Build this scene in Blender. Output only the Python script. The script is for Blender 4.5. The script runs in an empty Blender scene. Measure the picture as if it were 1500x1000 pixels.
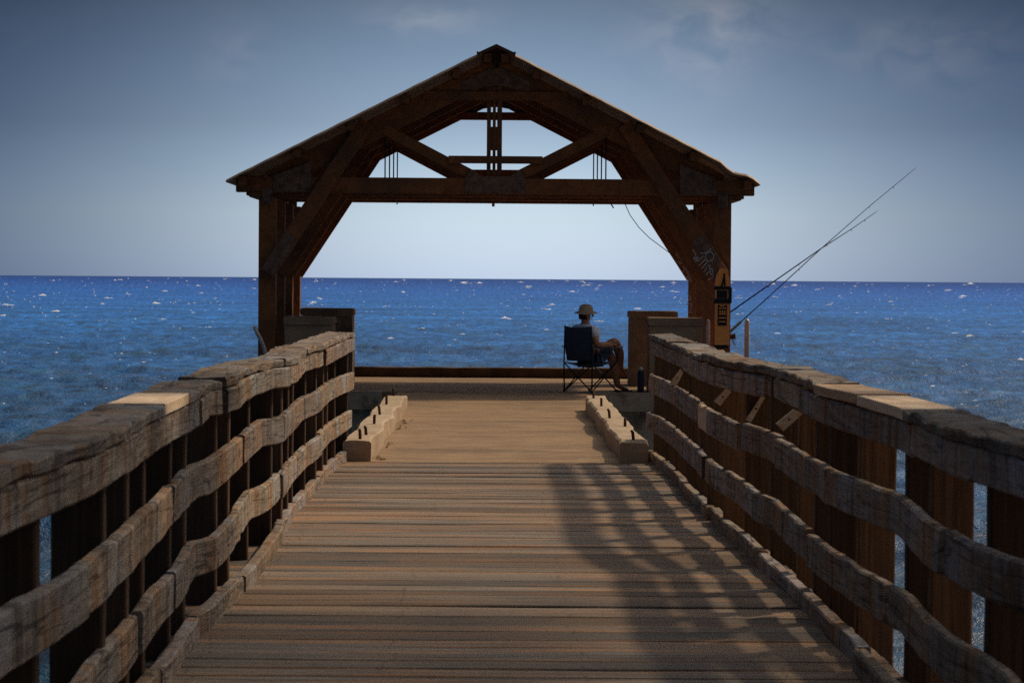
import bpy, bmesh, math, random
import numpy as np
from mathutils import Vector, Matrix, Quaternion, noise as mnoise

scene = bpy.context.scene
COL = scene.collection
R = math.radians
random.seed(7)

# ------------------------------------------------------------------ camera model
F = 3750.0                 # focal length in photo pixels (1500 wide)
EYE = 1.585                # eye height over the concrete deck
VPX = 724.0
HY = lambda px: 403.0 + 11.0 * px / 1500.0

def deck_z(y):             # the boardwalk falls very slightly towards the sea
    return 0.040 - 0.0033 * (y - 10.0) if y < 22.1 else 0.0

def W(px, py, y):          # photo pixel at distance y -> world point (used to measure)
    s = F / y
    up = (HY(px) - py)
    return Vector(((px - 0.0073 * up - VPX) / s, y, EYE + up / s))

cam_d = bpy.data.cameras.new("camera")
cam = bpy.data.objects.new("camera", cam_d)
COL.objects.link(cam)
cam_d.sensor_width = 36.0
cam_d.lens = 36.0 * F / 1500.0
cam_d.clip_start = 0.1
cam_d.clip_end = 200000.0
cam.location = (0, 0, EYE)
yaw = math.atan(26.0 / F)
pitch = math.atan((500 - HY(750)) / F)
roll = math.atan(11.0 / 1500.0)
fwd = Vector((math.sin(yaw) * math.cos(pitch), math.cos(yaw) * math.cos(pitch), -math.sin(pitch)))
q = fwd.to_track_quat('-Z', 'Y')
cam.rotation_mode = 'QUATERNION'
cam.rotation_quaternion = q @ Quaternion((0, 0, 1), roll)
cam_d.dof.use_dof = True
cam_d.dof.focus_distance = 27.0
cam_d.dof.aperture_fstop = 10.0
scene.camera = cam

# ------------------------------------------------------------------ object helpers
def tag(o, label=None, cat=None, group=None, kind=None):
    if label: o["label"] = label
    if cat: o["category"] = cat
    if group: o["group"] = group
    if kind: o["kind"] = kind
    return o

def empty(name, loc, rz=0.0):
    o = bpy.data.objects.new(name, None)
    COL.objects.link(o)
    o.location = loc
    o.rotation_euler = (0, 0, rz)
    o.empty_display_size = 0.2
    return o

class MB:
    def __init__(self):
        self.v = []; self.f = []; self.smooth = []
    def add(self, verts, faces, smooth=False):
        n = len(self.v)
        self.v += [tuple(p) for p in verts]
        self.f += [tuple(i + n for i in fc) for fc in faces]
        self.smooth += [smooth] * len(faces)
    def loops(self, rings, smooth=False, caps=True, closed=True):
        m = len(rings[0]); verts = [p for r in rings for p in r]; faces = []
        for i in range(len(rings) - 1):
            for j in range(m if closed else m - 1):
                k = (j + 1) % m
                faces.append((i * m + j, i * m + k, (i + 1) * m + k, (i + 1) * m + j))
        if caps and closed:
            faces.append(tuple(reversed(range(m))))
            faces.append(tuple((len(rings) - 1) * m + j for j in range(m)))
        self.add(verts, faces, smooth)
    def beam(self, p0, p1, w, h, up=(0, 0, 1), ch=0.008, seg=1, jit=0.0, seed=0):
        p0 = Vector(p0); p1 = Vector(p1); d = (p1 - p0).normalized(); up = Vector(up)
        s = d.cross(up).normalized(); u = s.cross(d).normalized()
        a, b = w / 2, h / 2; c = min(ch, a * .6, b * .6)
        pts = [(-a + c, -b), (a - c, -b), (a, -b + c), (a, b - c), (a - c, b), (-a + c, b), (-a, b - c), (-a, -b + c)]
        rings = []
        for i in range(seg + 1):
            o = p0.lerp(p1, i / seg); ring = []
            for (x, y) in pts:
                p = o + s * x + u * y
                if jit:
                    p = p + jit * mnoise.noise_vector(p * 3.1 + Vector((seed, 0, 0)))
                ring.append(p)
            rings.append(ring)
        self.loops(rings)
    def box(self, x0, x1, y0, y1, z0, z1, ch=0.006, seg=1, jit=0.0, seed=0):
        self.beam(((x0 + x1) / 2, y0, (z0 + z1) / 2), ((x0 + x1) / 2, y1, (z0 + z1) / 2), x1 - x0, z1 - z0, ch=ch, seg=seg, jit=jit, seed=seed)
    def tube(self, pts, r, n=8, smooth=True):
        pts = [Vector(p) for p in pts]; rings = []
        if not hasattr(r, '__len__'): r = [r] * len(pts)
        prev = None
        for i, p in enumerate(pts):
            d = (pts[min(i + 1, len(pts) - 1)] - pts[max(i - 1, 0)]).normalized()
            ref = Vector((0, 0, 1)) if abs(d.z) < .9 else Vector((1, 0, 0))
            s = d.cross(ref).normalized() if prev is None else (prev - d * prev.dot(d)).normalized()
            prev = s; u = s.cross(d)
            rings.append([p + r[i] * (math.cos(t) * s + math.sin(t) * u) for t in [2 * math.pi * k / n for k in range(n)]])
        self.loops(rings, smooth)
    def lathe(self, prof, c, n=24, smooth=True):
        rings = [[(c[0] + r * math.cos(2 * math.pi * k / n), c[1] + r * math.sin(2 * math.pi * k / n), c[2] + z) for k in range(n)] for r, z in prof]
        self.loops(rings, smooth)
    def prism(self, outline, origin, ex, ey, thick):       # outline in plane ex/ey, extruded along ex x ey
        origin = Vector(origin); ex = Vector(ex).normalized(); ey = Vector(ey).normalized(); nz = ex.cross(ey).normalized()
        a = [origin + ex * x + ey * y for x, y in outline]
        self.loops([a, [p + nz * thick for p in a]])
    def build(self, name, mat, parent=None):
        me = bpy.data.meshes.new(name)
        me.from_pydata(self.v, [], self.f)
        bm = bmesh.new(); bm.from_mesh(me)
        bmesh.ops.recalc_face_normals(bm, faces=bm.faces)
        bm.to_mesh(me); bm.free()
        if any(self.smooth):
            me.polygons.foreach_set("use_smooth", self.smooth)
        me.materials.append(mat)
        o = bpy.data.objects.new(name, me)
        COL.objects.link(o)
        if parent is not None:
            o.parent = parent
        return o

# ------------------------------------------------------------------ materials
class NT:
    def __init__(self, name):
        self.m = bpy.data.materials.new(name); self.m.use_nodes = True
        self.t = self.m.node_tree; self.n = self.t.nodes; self.l = self.t.links
        self.n.clear()
        self.out = self.n.new('ShaderNodeOutputMaterial')
        self.b = self.n.new('ShaderNodeBsdfPrincipled')
        self.l.new(self.b.outputs[0], self.out.inputs[0])
    def coord(self, scale=(1, 1, 1), rand=True, kind='Object'):
        tc = self.n.new('ShaderNodeTexCoord'); src = tc.outputs[kind]
        mp = self.n.new('ShaderNodeMapping'); mp.inputs['Scale'].default_value = scale
        if rand:
            oi = self.n.new('ShaderNodeObjectInfo')
            mu = self.n.new('ShaderNodeMath'); mu.operation = 'MULTIPLY'; mu.inputs[1].default_value = 37.0
            self.l.new(oi.outputs['Random'], mu.inputs[0])
            va = self.n.new('ShaderNodeVectorMath'); va.operation = 'ADD'
            self.l.new(src, va.inputs[0]); self.l.new(mu.outputs[0], va.inputs[1]); src = va.outputs[0]
        self.l.new(src, mp.inputs['Vector'])
        return mp.outputs[0]
    def noise(self, vec, scale=1.0, detail=5, rough=.6, dist=0.0):
        t = self.n.new('ShaderNodeTexNoise'); t.inputs['Scale'].default_value = scale
        t.inputs['Detail'].default_value = detail; t.inputs['Roughness'].default_value = rough
        t.inputs['Distortion'].default_value = dist
        self.l.new(vec, t.inputs['Vector']); return t.outputs[0]
    def ramp(self, fac, stops):
        r = self.n.new('ShaderNodeValToRGB'); e = r.color_ramp.elements
        while len(e) < len(stops): e.new(.5)
        for k, (p, c) in enumerate(stops):
            e[k].position = p; e[k].color = (*c, 1) if hasattr(c, '__len__') else (c, c, c, 1)
        self.l.new(fac, r.inputs[0]); return r.outputs[0]
    def mix(self, a, b, fac, mode='MIX'):
        m = self.n.new('ShaderNodeMix'); m.data_type = 'RGBA'; m.blend_type = mode
        for s, v in ((m.inputs[0], fac), (m.inputs[6], a), (m.inputs[7], b)):
            if isinstance(v, (int, float)): s.default_value = v
            elif isinstance(v, tuple): s.default_value = (*v, 1)
            else: self.l.new(v, s)
        return m.outputs[2]
    def math(self, op, a, b=None):
        m = self.n.new('ShaderNodeMath'); m.operation = op
        for i, v in enumerate((a, b)):
            if v is None: continue
            if isinstance(v, (int, float)): m.inputs[i].default_value = v
            else: self.l.new(v, m.inputs[i])
        return m.outputs[0]
    def bump(self, h, strength=.4, dist=.01):
        b = self.n.new('ShaderNodeBump'); b.inputs['Strength'].default_value = strength; b.inputs['Distance'].default_value = dist
        self.l.new(h, b.inputs['Height']); self.l.new(b.outputs[0], self.b.inputs['Normal'])
    def color(self, c):
        if isinstance(c, tuple): self.b.inputs['Base Color'].default_value = (*c, 1)
        else: self.l.new(c, self.b.inputs['Base Color'])
    def set(self, rough=.8, metal=0.0, spec=.3):
        self.b.inputs['Roughness'].default_value = rough; self.b.inputs['Metallic'].default_value = metal
        self.b.inputs['Specular IOR Level'].default_value = spec
    def objcolor(self):
        return self.n.new('ShaderNodeObjectInfo').outputs['Color']

def rail_wood():
    t = NT("weathered_rail_wood")
    grain = t.noise(t.coord((8, 2.2, 46)), 1, 7, .72, .4)
    stain = t.noise(t.coord((2, 4.2, .7)), 1, 6, .72, .5)
    stain2 = t.noise(t.coord((3, 13.0, 1.0)), 1, 5, .7, .2)
    patch = t.noise(t.coord((1.4, 1.3, 2.4)), 1, 4, .6)
    speck = t.noise(t.coord((45, 30, 45)), 1, 4, .7)
    c = t.ramp(grain, [(.28, (.13, .10, .078)), (.5, (.31, .262, .205)), (.72, (.48, .425, .355))])
    c = t.mix(c, (.42, .225, .095), t.ramp(stain, [(.45, 0.0), (.62, .85)]))
    c = t.mix(c, (.40, .40, .40), t.ramp(patch, [(.50, 0.0), (.66, .75)]))
    c = t.mix(c, t.mix(c, (.17, .13, .10), 1.0, 'MULTIPLY'), t.ramp(stain2, [(.47, 0.0), (.68, .85)]))
    c = t.mix(c, t.ramp(speck, [(.3, .7), (.7, 1.2)]), 1.0, 'MULTIPLY')
    crack = t.ramp(t.noise(t.coord((4, .55, 15)), 1, 3, .5, .3), [(.485, 1.0), (.498, .22), (.506, .22), (.519, 1.0)])
    c = t.mix(c, crack, .85, 'MULTIPLY')
    knot = t.ramp(t.noise(t.coord((7, 5, 9)), 1, 1, .4), [(.70, 0.0), (.76, .75)])
    c = t.mix(c, (.075, .04, .02), knot)
    c = t.mix(c, t.objcolor(), 1.0, 'MULTIPLY')
    t.color(c); t.set(.85, 0, .2)
    t.bump(t.math('ADD', grain, t.math('MULTIPLY', stain2, .6)), .7, .012)
    return t.m

def post_wood():
    t = NT("brown_post_wood")
    grain = t.noise(t.coord((55, 55, 1.6)), 1, 6, .65, .5)
    stain = t.noise(t.coord((3, 3, .9)), 1, 4, .6)
    c = t.ramp(grain, [(.25, (.055, .031, .016)), (.55, (.155, .088, .044)), (.85, (.26, .155, .085))])
    c = t.mix(c, (.075, .05, .035), t.ramp(stain, [(.45, 0.0), (.75, .8)]))
    c = t.mix(c, t.objcolor(), 1.0, 'MULTIPLY')
    t.color(c); t.set(.85, 0, .2); t.bump(grain, .5, .008)
    return t.m

def new_wood():
    t = NT("fresh_pale_wood")
    grain = t.noise(t.coord((14, 3, 50)), 1, 5, .6, .6)
    knot = t.noise(t.coord((7, 3, 7)), 1, 2, .5)
    c = t.ramp(grain, [(.3, (.60, .42, .25)), (.6, (.78, .61, .42)), (.9, (.84, .69, .51))])
    c = t.mix(c, (.36, .19, .08), t.ramp(knot, [(.62, 0.0), (.75, .6)]))
    c = t.mix(c, t.objcolor(), 1.0, 'MULTIPLY')
    t.color(c); t.set(.7, 0, .3); t.bump(grain, .3, .004)
    return t.m

def deck_wood():
    t = NT("weathered_deck_planks")
    at = t.n.new('ShaderNodeAttribute'); at.attribute_name = 'tint'; tint = at.outputs['Fac']
    ce = t.n.new('ShaderNodeCombineXYZ'); t.l.new(t.math('MULTIPLY', tint, 53.0), ce.inputs[0])
    base = t.n.new('ShaderNodeTexCoord').outputs['Object']
    va = t.n.new('ShaderNodeVectorMath'); va.operation = 'ADD'; t.l.new(base, va.inputs[0]); t.l.new(ce.outputs[0], va.inputs[1])
    def mp(s):
        m = t.n.new('ShaderNodeMapping'); m.inputs['Scale'].default_value = s; t.l.new(va.outputs[0], m.inputs[0]); return m.outputs[0]
    def mw(s):
        m = t.n.new('ShaderNodeMapping'); m.inputs['Scale'].default_value = s; t.l.new(base, m.inputs[0]); return m.outputs[0]
    grain = t.noise(mp((1.3, 34, 34)), 1, 7, .7, .35)
    streak = t.noise(mp((.8, 9, 9)), 1, 4, .6, .3)
    dirt = t.noise(mp((.5, 2.6, 1)), 1, 4, .6)
    wide = t.noise(mw((.45, .55, 1)), 1, 4, .6)
    fine = t.noise(mw((60, 60, 60)), 1, 3, .6)
    c = t.ramp(grain, [(.30, (.045, .035, .026)), (.43, (.155, .122, .090)), (.60, (.24, .193, .148)), (.80, (.36, .305, .24))])
    c = t.mix(c, (.40, .195, .08), t.ramp(streak, [(.49, 0.0), (.65, .9)]))
    c = t.mix(c, (.085, .068, .055), t.ramp(dirt, [(.52, 0.0), (.78, .75)]))
    c = t.mix(c, (.34, .19, .09), t.ramp(wide, [(.48, 0.0), (.72, .65)]))
    tv = t.ramp(tint, [(0.0, .50), (1.0, 1.14)])
    c = t.mix(c, tv, 1.0, 'MULTIPLY')
    c = t.mix(c, t.ramp(fine, [(.2, .75), (.8, 1.2)]), 1.0, 'MULTIPLY')
    t.color(c); t.set(.8, 0, .25)
    t.bump(t.math('ADD', t.math('MULTIPLY', grain, 1.0), t.math('MULTIPLY', streak, .8)), .9, .012)
    return t.m

def concrete(name, base, light, dark, ystretch=1.0, rust=0.0):
    t = NT(name)
    big = t.noise(t.coord((.8, .8 * ystretch, .8)), 1, 5, .6, .3)
    mid = t.noise(t.coord((4, 4 * ystretch, 5)), 1, 6, .7, .2)
    fine = t.noise(t.coord((60, 60, 60)), 1, 4, .7)
    c = t.mix(dark, base, t.ramp(big, [(.3, 0.0), (.6, 1.0)]))
    c = t.mix(c, light, t.ramp(mid, [(.45, 0.0), (.75, .8)]))
    c = t.mix(c, (.12, .06, .03), t.math('MULTIPLY', t.ramp(t.noise(t.coord((3, 3, 2.2)), 1, 6, .7), [(.5, 0.0), (.62, 1.0)]), rust))
    c = t.mix(c, t.ramp(fine, [(.25, .72), (.75, 1.15)]), 1.0, 'MULTIPLY')
    t.color(c); t.set(.9, 0, .2); t.bump(t.math('ADD', mid, t.math('MULTIPLY', fine, .35)), .6, .015)
    return t.m

def pav_wood():
    t = NT("oiled_brown_timber")
    grain = t.noise(t.coord((7, 7, 7)), 1, 6, .7, .8)
    stain = t.noise(t.coord((1.3, 1.3, 1.3)), 1, 4, .6)
    c = t.ramp(grain, [(.3, (.155, .056, .015)), (.6, (.31, .115, .033)), (.85, (.41, .185, .066))])
    c = t.mix(c, (.10, .05, .025), t.ramp(stain, [(.45, 0.0), (.7, .8)]))
    c = t.mix(c, t.objcolor(), 1.0, 'MULTIPLY')
    t.color(c); t.set(.75, 0, .3); t.bump(grain, .4, .01)
    return t.m

def simple(name, col, rough=.7, metal=0.0, var=.25, scale=25, spec=.3, bump=.2):
    t = NT(name)
    n = t.noise(t.coord((scale,) * 3), 1, 5, .65)
    c = t.mix(tuple(x * (1 - var) for x in col), tuple(min(1, x * (1 + var)) for x in col), t.ramp(n, [(.3, 0.0), (.7, 1.0)]))
    t.color(c); t.set(rough, metal, spec)
    if bump: t.bump(n, bump, .004)
    return t.m

M = {}
M['rail'] = rail_wood(); M['post'] = post_wood(); M['new'] = new_wood(); M['deck'] = deck_wood(); M['pav'] = pav_wood()
M['slab'] = concrete("worn_tan_concrete_deck", (.305, .19, .10), (.42, .285, .165), (.17, .108, .062), ystretch=2.6)
M['wallc'] = concrete("stained_concrete_wall", (.50, .36, .225), (.60, .46, .31), (.30, .20, .13), rust=.7)
M['kerb'] = concrete("tan_concrete_kerb", (.47, .34, .215), (.56, .43, .29), (.33, .23, .14))
M['ped'] = concrete("grimy_concrete_pedestal", (.33, .215, .12), (.44, .30, .18), (.16, .105, .062))
M['rust'] = simple("rusty_steel", (.09, .042, .022), .8, .3, .5, 40)
M['plate'] = simple("painted_steel_plate", (.16, .095, .06), .8, 0, .6, 9)
M['iron'] = simple("dark_iron_rod", (.03, .022, .018), .6, .5)
M['roof'] = simple("weathered_roof_sheet", (.40, .27, .17), .6, .1, .35, 3)
M['beam'] = simple("dark_kerb_timber", (.085, .05, .028), .8, 0, .6, 5)

# ------------------------------------------------------------------ world and sun
SUN = Vector((0.85, 0.62, 1.0)).normalized()
world = bpy.data.worlds.new("World"); scene.world = world; world.use_nodes = True
wn = world.node_tree.nodes; wl = world.node_tree.links; wn.clear()
wo = wn.new('ShaderNodeOutputWorld'); bg = wn.new('ShaderNodeBackground'); wl.new(bg.outputs[0], wo.inputs[0])
sky = wn.new('ShaderNodeTexSky'); sky.sky_type = 'NISHITA'; sky.sun_disc = False
sky.sun_elevation = math.asin(SUN.z); sky.sun_rotation = math.atan2(SUN.x, SUN.y)
sky.air_density = 1.0; sky.dust_density = 0.6; sky.ozone_density = 1.5; sky.altitude = 0
def wmath(op, a, b=None, c=None):
    m = wn.new('ShaderNodeMath'); m.operation = op
    for i, v in enumerate((a, b, c)):
        if v is None: continue
        if isinstance(v, (int, float)): m.inputs[i].default_value = v
        else: wl.new(v, m.inputs[i])
    return m.outputs[0]
def wramp(fac, stops):
    r = wn.new('ShaderNodeValToRGB'); e = r.color_ramp.elements
    while len(e) < len(stops): e.new(.5)
    for k, (p, c) in enumerate(stops):
        e[k].position = p; e[k].color = (*c, 1) if hasattr(c, '__len__') else (c, c, c, 1)
    wl.new(fac, r.inputs[0]); return r.outputs[0]
def wmix(a, b, fac, mode='MIX'):
    m = wn.new('ShaderNodeMix'); m.data_type = 'RGBA'; m.blend_type = mode
    for s, v in ((m.inputs[0], fac), (m.inputs[6], a), (m.inputs[7], b)):
        if isinstance(v, (int, float)): s.default_value = v
        elif isinstance(v, tuple): s.default_value = (*v, 1)
        else: wl.new(v, s)
    return m.outputs[2]
tc = wn.new('ShaderNodeTexCoord'); sx = wn.new('ShaderNodeSeparateXYZ'); wl.new(tc.outputs['Generated'], sx.inputs[0])
elev = sx.outputs[2]
# sky tint: bright in the lowest degrees, darkened above like lens falloff
grad = wramp(wmath('MULTIPLY', elev, 4.0), [(0.0, (.95, 1.28, 2.25)), (.10, (.88, 1.08, 1.62)), (.24, (.53, .615, .87)), (.44, (.28, .31, .39)), (.75, (.30, .33, .44)), (1.0, (.42, .48, .60))])
# sky darkened to both sides of straight ahead, standing in for lens falloff
az = wmath('ARCTAN2', sx.outputs[0], sx.outputs[1])
azf = wmath('POWER', 2.71828, wmath('MULTIPLY', wmath('MULTIPLY', az, az), -42.0))
grad = wmix(grad, wmix(grad, (.125, .17, .255), 1.0, 'MULTIPLY'), wmath('SUBTRACT', 1.0, azf))
# sky brightened high overhead, added to lift the shaded surfaces
grad = wmix(grad, wramp(elev, [(.30, (1, 1, 1)), (.62, (7.5, 5.0, 2.6))]), 1.0, 'MULTIPLY')
skyc = wmix(sky.outputs[0], grad, 1.0, 'MULTIPLY')
mp = wn.new('ShaderNodeMapping'); mp.inputs['Scale'].default_value = (45, 45, 75); wl.new(tc.outputs['Generated'], mp.inputs[0])
cn = wn.new('ShaderNodeTexNoise'); cn.inputs['Scale'].default_value = 1.0; cn.inputs['Detail'].default_value = 7; cn.inputs['Roughness'].default_value = .55; cn.inputs['Distortion'].default_value = .6
wl.new(mp.outputs[0], cn.inputs['Vector'])
puff = None                                     # a few faint fair-weather puffs
for (ca, ce, ra, re_, am) in ((-.025, .101, .020, .0065, 1.0), (.078, .092, .022, .016, .95), (.095, .10, .02, .01, .6), (.165, .090, .034, .013, .6), (-.101, .086, .014, .012, .35), (.30, .12, .05, .02, .8), (-.30, .11, .06, .02, .8)):
    dx = wmath('DIVIDE', wmath('SUBTRACT', az, ca), ra); dz_ = wmath('DIVIDE', wmath('SUBTRACT', elev, ce), re_)
    g = wmath('MULTIPLY', wmath('POWER', 2.71828, wmath('MULTIPLY', wmath('ADD', wmath('MULTIPLY', dx, dx), wmath('MULTIPLY', dz_, dz_)), -1.0)), am)
    puff = g if puff is None else wmath('ADD', puff, g)
cl = wmath('MULTIPLY', wmath('ADD', wmath('MULTIPLY', puff, 1.0), .04), wramp(cn.outputs[0], [(.36, 0.0), (.66, 1.0)]))
skyc = wmix(skyc, (.95, .72, .56), cl, 'ADD')
# broad bright aureole of thin cloud round the sun (high on the right, outside the view)
dt = wn.new('ShaderNodeVectorMath'); dt.operation = 'DOT_PRODUCT'; wl.new(tc.outputs['Generated'], dt.inputs[0]); dt.inputs[1].default_value = SUN
aur = wmath('MULTIPLY', wmath('POWER', 2.71828, wmath('MULTIPLY', wmath('SUBTRACT', dt.outputs['Value'], 1.0), 5.0)), wramp(elev, [(.16, 0.0), (.42, 1.0)]))
skyc = wmix(skyc, (15.5, 13.9, 12.2), aur, 'ADD')
wl.new(skyc, bg.inputs[0]); bg.inputs[1].default_value = 0.10

sl = bpy.data.lights.new("sun", 'SUN'); sl.energy = 2.35; sl.angle = R(3.0); sl.color = (1.0, .83, .62)
so = bpy.data.objects.new("sun", sl); COL.objects.link(so)
so.rotation_mode = 'QUATERNION'; so.rotation_quaternion = SUN.to_track_quat('Z', 'Y'); so.location = SUN * 60

# ------------------------------------------------------------------ sea
SEA = -3.2
def build_sea():
    H = EYE - SEA; f1 = 2560.0
    p = np.concatenate([np.geomspace(9000, 480, 26)[:-1], np.arange(480, 1.2, -.55), np.geomspace(1.2, .12, 8)])
    r = H * f1 / p
    fine = np.arange(-13.0, 13.0001, .04)
    ang = np.concatenate([np.linspace(-180, -14, 50), fine, np.linspace(14, 180, 50)[:-1]])
    A, Rr = np.meshgrid(np.radians(ang), r)
    rng = np.random.default_rng(3)
    Rj = Rr
    X = Rj * np.sin(A); Y = Rj * np.cos(A)
    dr = np.abs(np.gradient(r))[:, None]
    Z = np.zeros_like(X)
    for k in range(110):
        lam = .7 * (8 / .7) ** rng.random() if k < 100 else rng.uniform(12, 26)
        th = rng.normal(R(192), R(30 if k < 100 else 12))  # wind chop and a low swell coming in from the sea
        kx, ky = math.sin(th) * 2 * math.pi / lam, math.cos(th) * 2 * math.pi / lam
        amp = (0.0044 if k < 100 else .0016) * lam ** .95
        fade = np.clip(lam / (1.6 * dr) - .35, 0, 1)
        ph = kx * X + ky * Y + rng.random() * 6.283
        s = np.sin(ph)
        Z += amp * fade * (s + .28 * np.cos(2 * ph))
    far = np.clip((Rr - 250) / 1500, 0, 1)
    Z += far * rng.normal(0, .16, Z.shape) * np.clip(3000 / Rr, 0, 1)   # unresolved chop far out
    Z = Z * np.clip(1.0 - (Rr - 8000) / 20000, 0, 1)
    Z += SEA
    nr, nc = X.shape
    co = np.stack([X, Y, Z], -1).reshape(-1, 3).astype(np.float32)
    i = np.arange(nr - 1)[:, None]; j = np.arange(nc)[None, :]; j2 = (j + 1) % nc
    fc = np.stack([i * nc + j, (i + 1) * nc + j, (i + 1) * nc + j2, i * nc + j2], -1).reshape(-1, 4)
    me = bpy.data.meshes.new("sea")
    me.vertices.add(len(co)); me.vertices.foreach_set("co", co.ravel())
    me.loops.add(fc.size); me.loops.foreach_set("vertex_index", fc.ravel().astype(np.int32))
    me.polygons.add(len(fc)); me.polygons.foreach_set("loop_start", np.arange(0, fc.size, 4, dtype=np.int32))
    me.update(calc_edges=True)
    me.polygons.foreach_set("use_smooth", np.ones(len(fc), dtype=bool))
    if me.polygons[0].normal.z < 0: me.flip_normals()
    t = NT("sea_water")
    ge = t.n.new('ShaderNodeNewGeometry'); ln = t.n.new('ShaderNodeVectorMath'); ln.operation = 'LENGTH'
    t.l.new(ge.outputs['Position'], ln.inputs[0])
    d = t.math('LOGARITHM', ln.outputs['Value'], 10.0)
    c = t.ramp(t.math('DIVIDE', d, 4.5), [(.33, (.010, .042, .080)), (.45, (.015, .086, .225)), (.56, (.021, .160, .500)), (.66, (.018, .134, .52)), (.76, (.012, .080, .38)), (.9, (.010, .064, .29))])  # colour by distance; nearest water darkened to imitate lens falloff
    big = t.noise(t.coord((.035, .05, .02), False), 1, 4, .6)
    mid = t.noise(t.coord((.30, .16, .3), False), 1, 6, .72)
    fin = t.noise(t.coord((1.1, .42, 1), False), 1, 3, .6)
    c = t.mix(c, (.022, .095, .165), t.ramp(mid, [(.49, 0.0), (.64, .65)]))
    c = t.mix(c, t.ramp(big, [(.3, .64), (.7, 1.36)]), 1.0, 'MULTIPLY')
    c = t.mix(c, t.ramp(fin, [(.32, .58), (.5, 1.0), (.68, 1.5)]), 1.0, 'MULTIPLY')
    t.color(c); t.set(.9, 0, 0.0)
    h = t.math('ADD', t.noise(t.coord((1.3, 1.1, 1), False), 1, 6, .72), t.math('MULTIPLY', mid, 1.2))
    t.bump(h, .65, .35)
    gl = t.n.new('ShaderNodeBsdfGlossy'); gl.inputs['Roughness'].default_value = .34
    t.l.new(t.b.inputs['Normal'].links[0].from_socket, gl.inputs['Normal'])
    fr_ = t.n.new('ShaderNodeFresnel'); fr_.inputs['IOR'].default_value = 1.33
    t.l.new(t.b.inputs['Normal'].links[0].from_socket, fr_.inputs['Normal'])
    mxs = t.n.new('ShaderNodeMixShader')
    t.l.new(t.math('MINIMUM', fr_.outputs[0], .10), mxs.inputs[0]); t.l.new(t.b.outputs[0], mxs.inputs[1]); t.l.new(gl.outputs[0], mxs.inputs[2])
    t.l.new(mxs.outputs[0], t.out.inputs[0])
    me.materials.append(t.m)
    o = bpy.data.objects.new("sea", me); COL.objects.link(o)
    tag(o, kind='structure')

    # whitecaps as small broken foam ridges, plus tiny flecks drawn as glints
    fm = MB(); rr = random.Random(11)
    def cap(px, py, wpx, hpx, parts=1):
        for q_ in range(parts):
            if q_:
                px += rr.uniform(-.8, .8) * wpx; py += rr.uniform(-.5, .9) * hpx; wpx *= rr.uniform(.35, .8); hpx *= rr.uniform(.5, .9)
            dist = H * F / max(.9, (py - HY(px)))
            x = (px - VPX) * dist / F; wd = wpx * dist / F; hg = hpx * dist / F
            n, m = 9, 3; rings = []; sk = rr.uniform(-.5, .5); pk = rr.uniform(-.5, .5)
            for a in range(n):
                u = a / (n - 1) * 2 - 1
                env = max(0.02, (1 - abs(u) ** 1.5) * (1 - .8 * abs(u - pk))) * (.35 + .9 * rr.random())
                ring = []
                for b in range(m + 1):
                    ph = math.pi * b / m
                    ring.append((x + u * wd * .5, dist + sk * u * wd - math.cos(ph) * hg * 1.6 + rr.uniform(-.3, .3) * hg, SEA + .05 + rr.uniform(-.05, .05) * hg + math.sin(ph) * hg * env))
                rings.append(ring)
            fm.loops(rings, True, caps=False, closed=False)
    for k in range(270):
        px = rr.uniform(-150, 1650); t_ = rr.random()
        py = HY(px) + 2.5 + 215 * t_ ** 1.55
        s = rr.random() ** 2.4
        cap(px, py, 3.5 + 11 * s, 1.1 + 1.6 * s, rr.choice([1, 2, 3]))
    for k in range(1100):  # tiny white flecks painted in for sparkle on the water
        px = rr.uniform(-150, 1650); py = HY(px) + 2 + 200 * rr.random() ** 1.25
        cap(px, py, rr.uniform(1.6, 3.6), rr.uniform(.6, 1.2))
    foam = fm.build("foam", simple("sea_foam_and_glints", (.92, .93, .94), .9, 0, .08, 3, .1, 0))
    tag(foam, "scattered small whitecaps and painted glint flecks on the open blue sea", "foam", kind='stuff')
build_sea()

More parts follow.
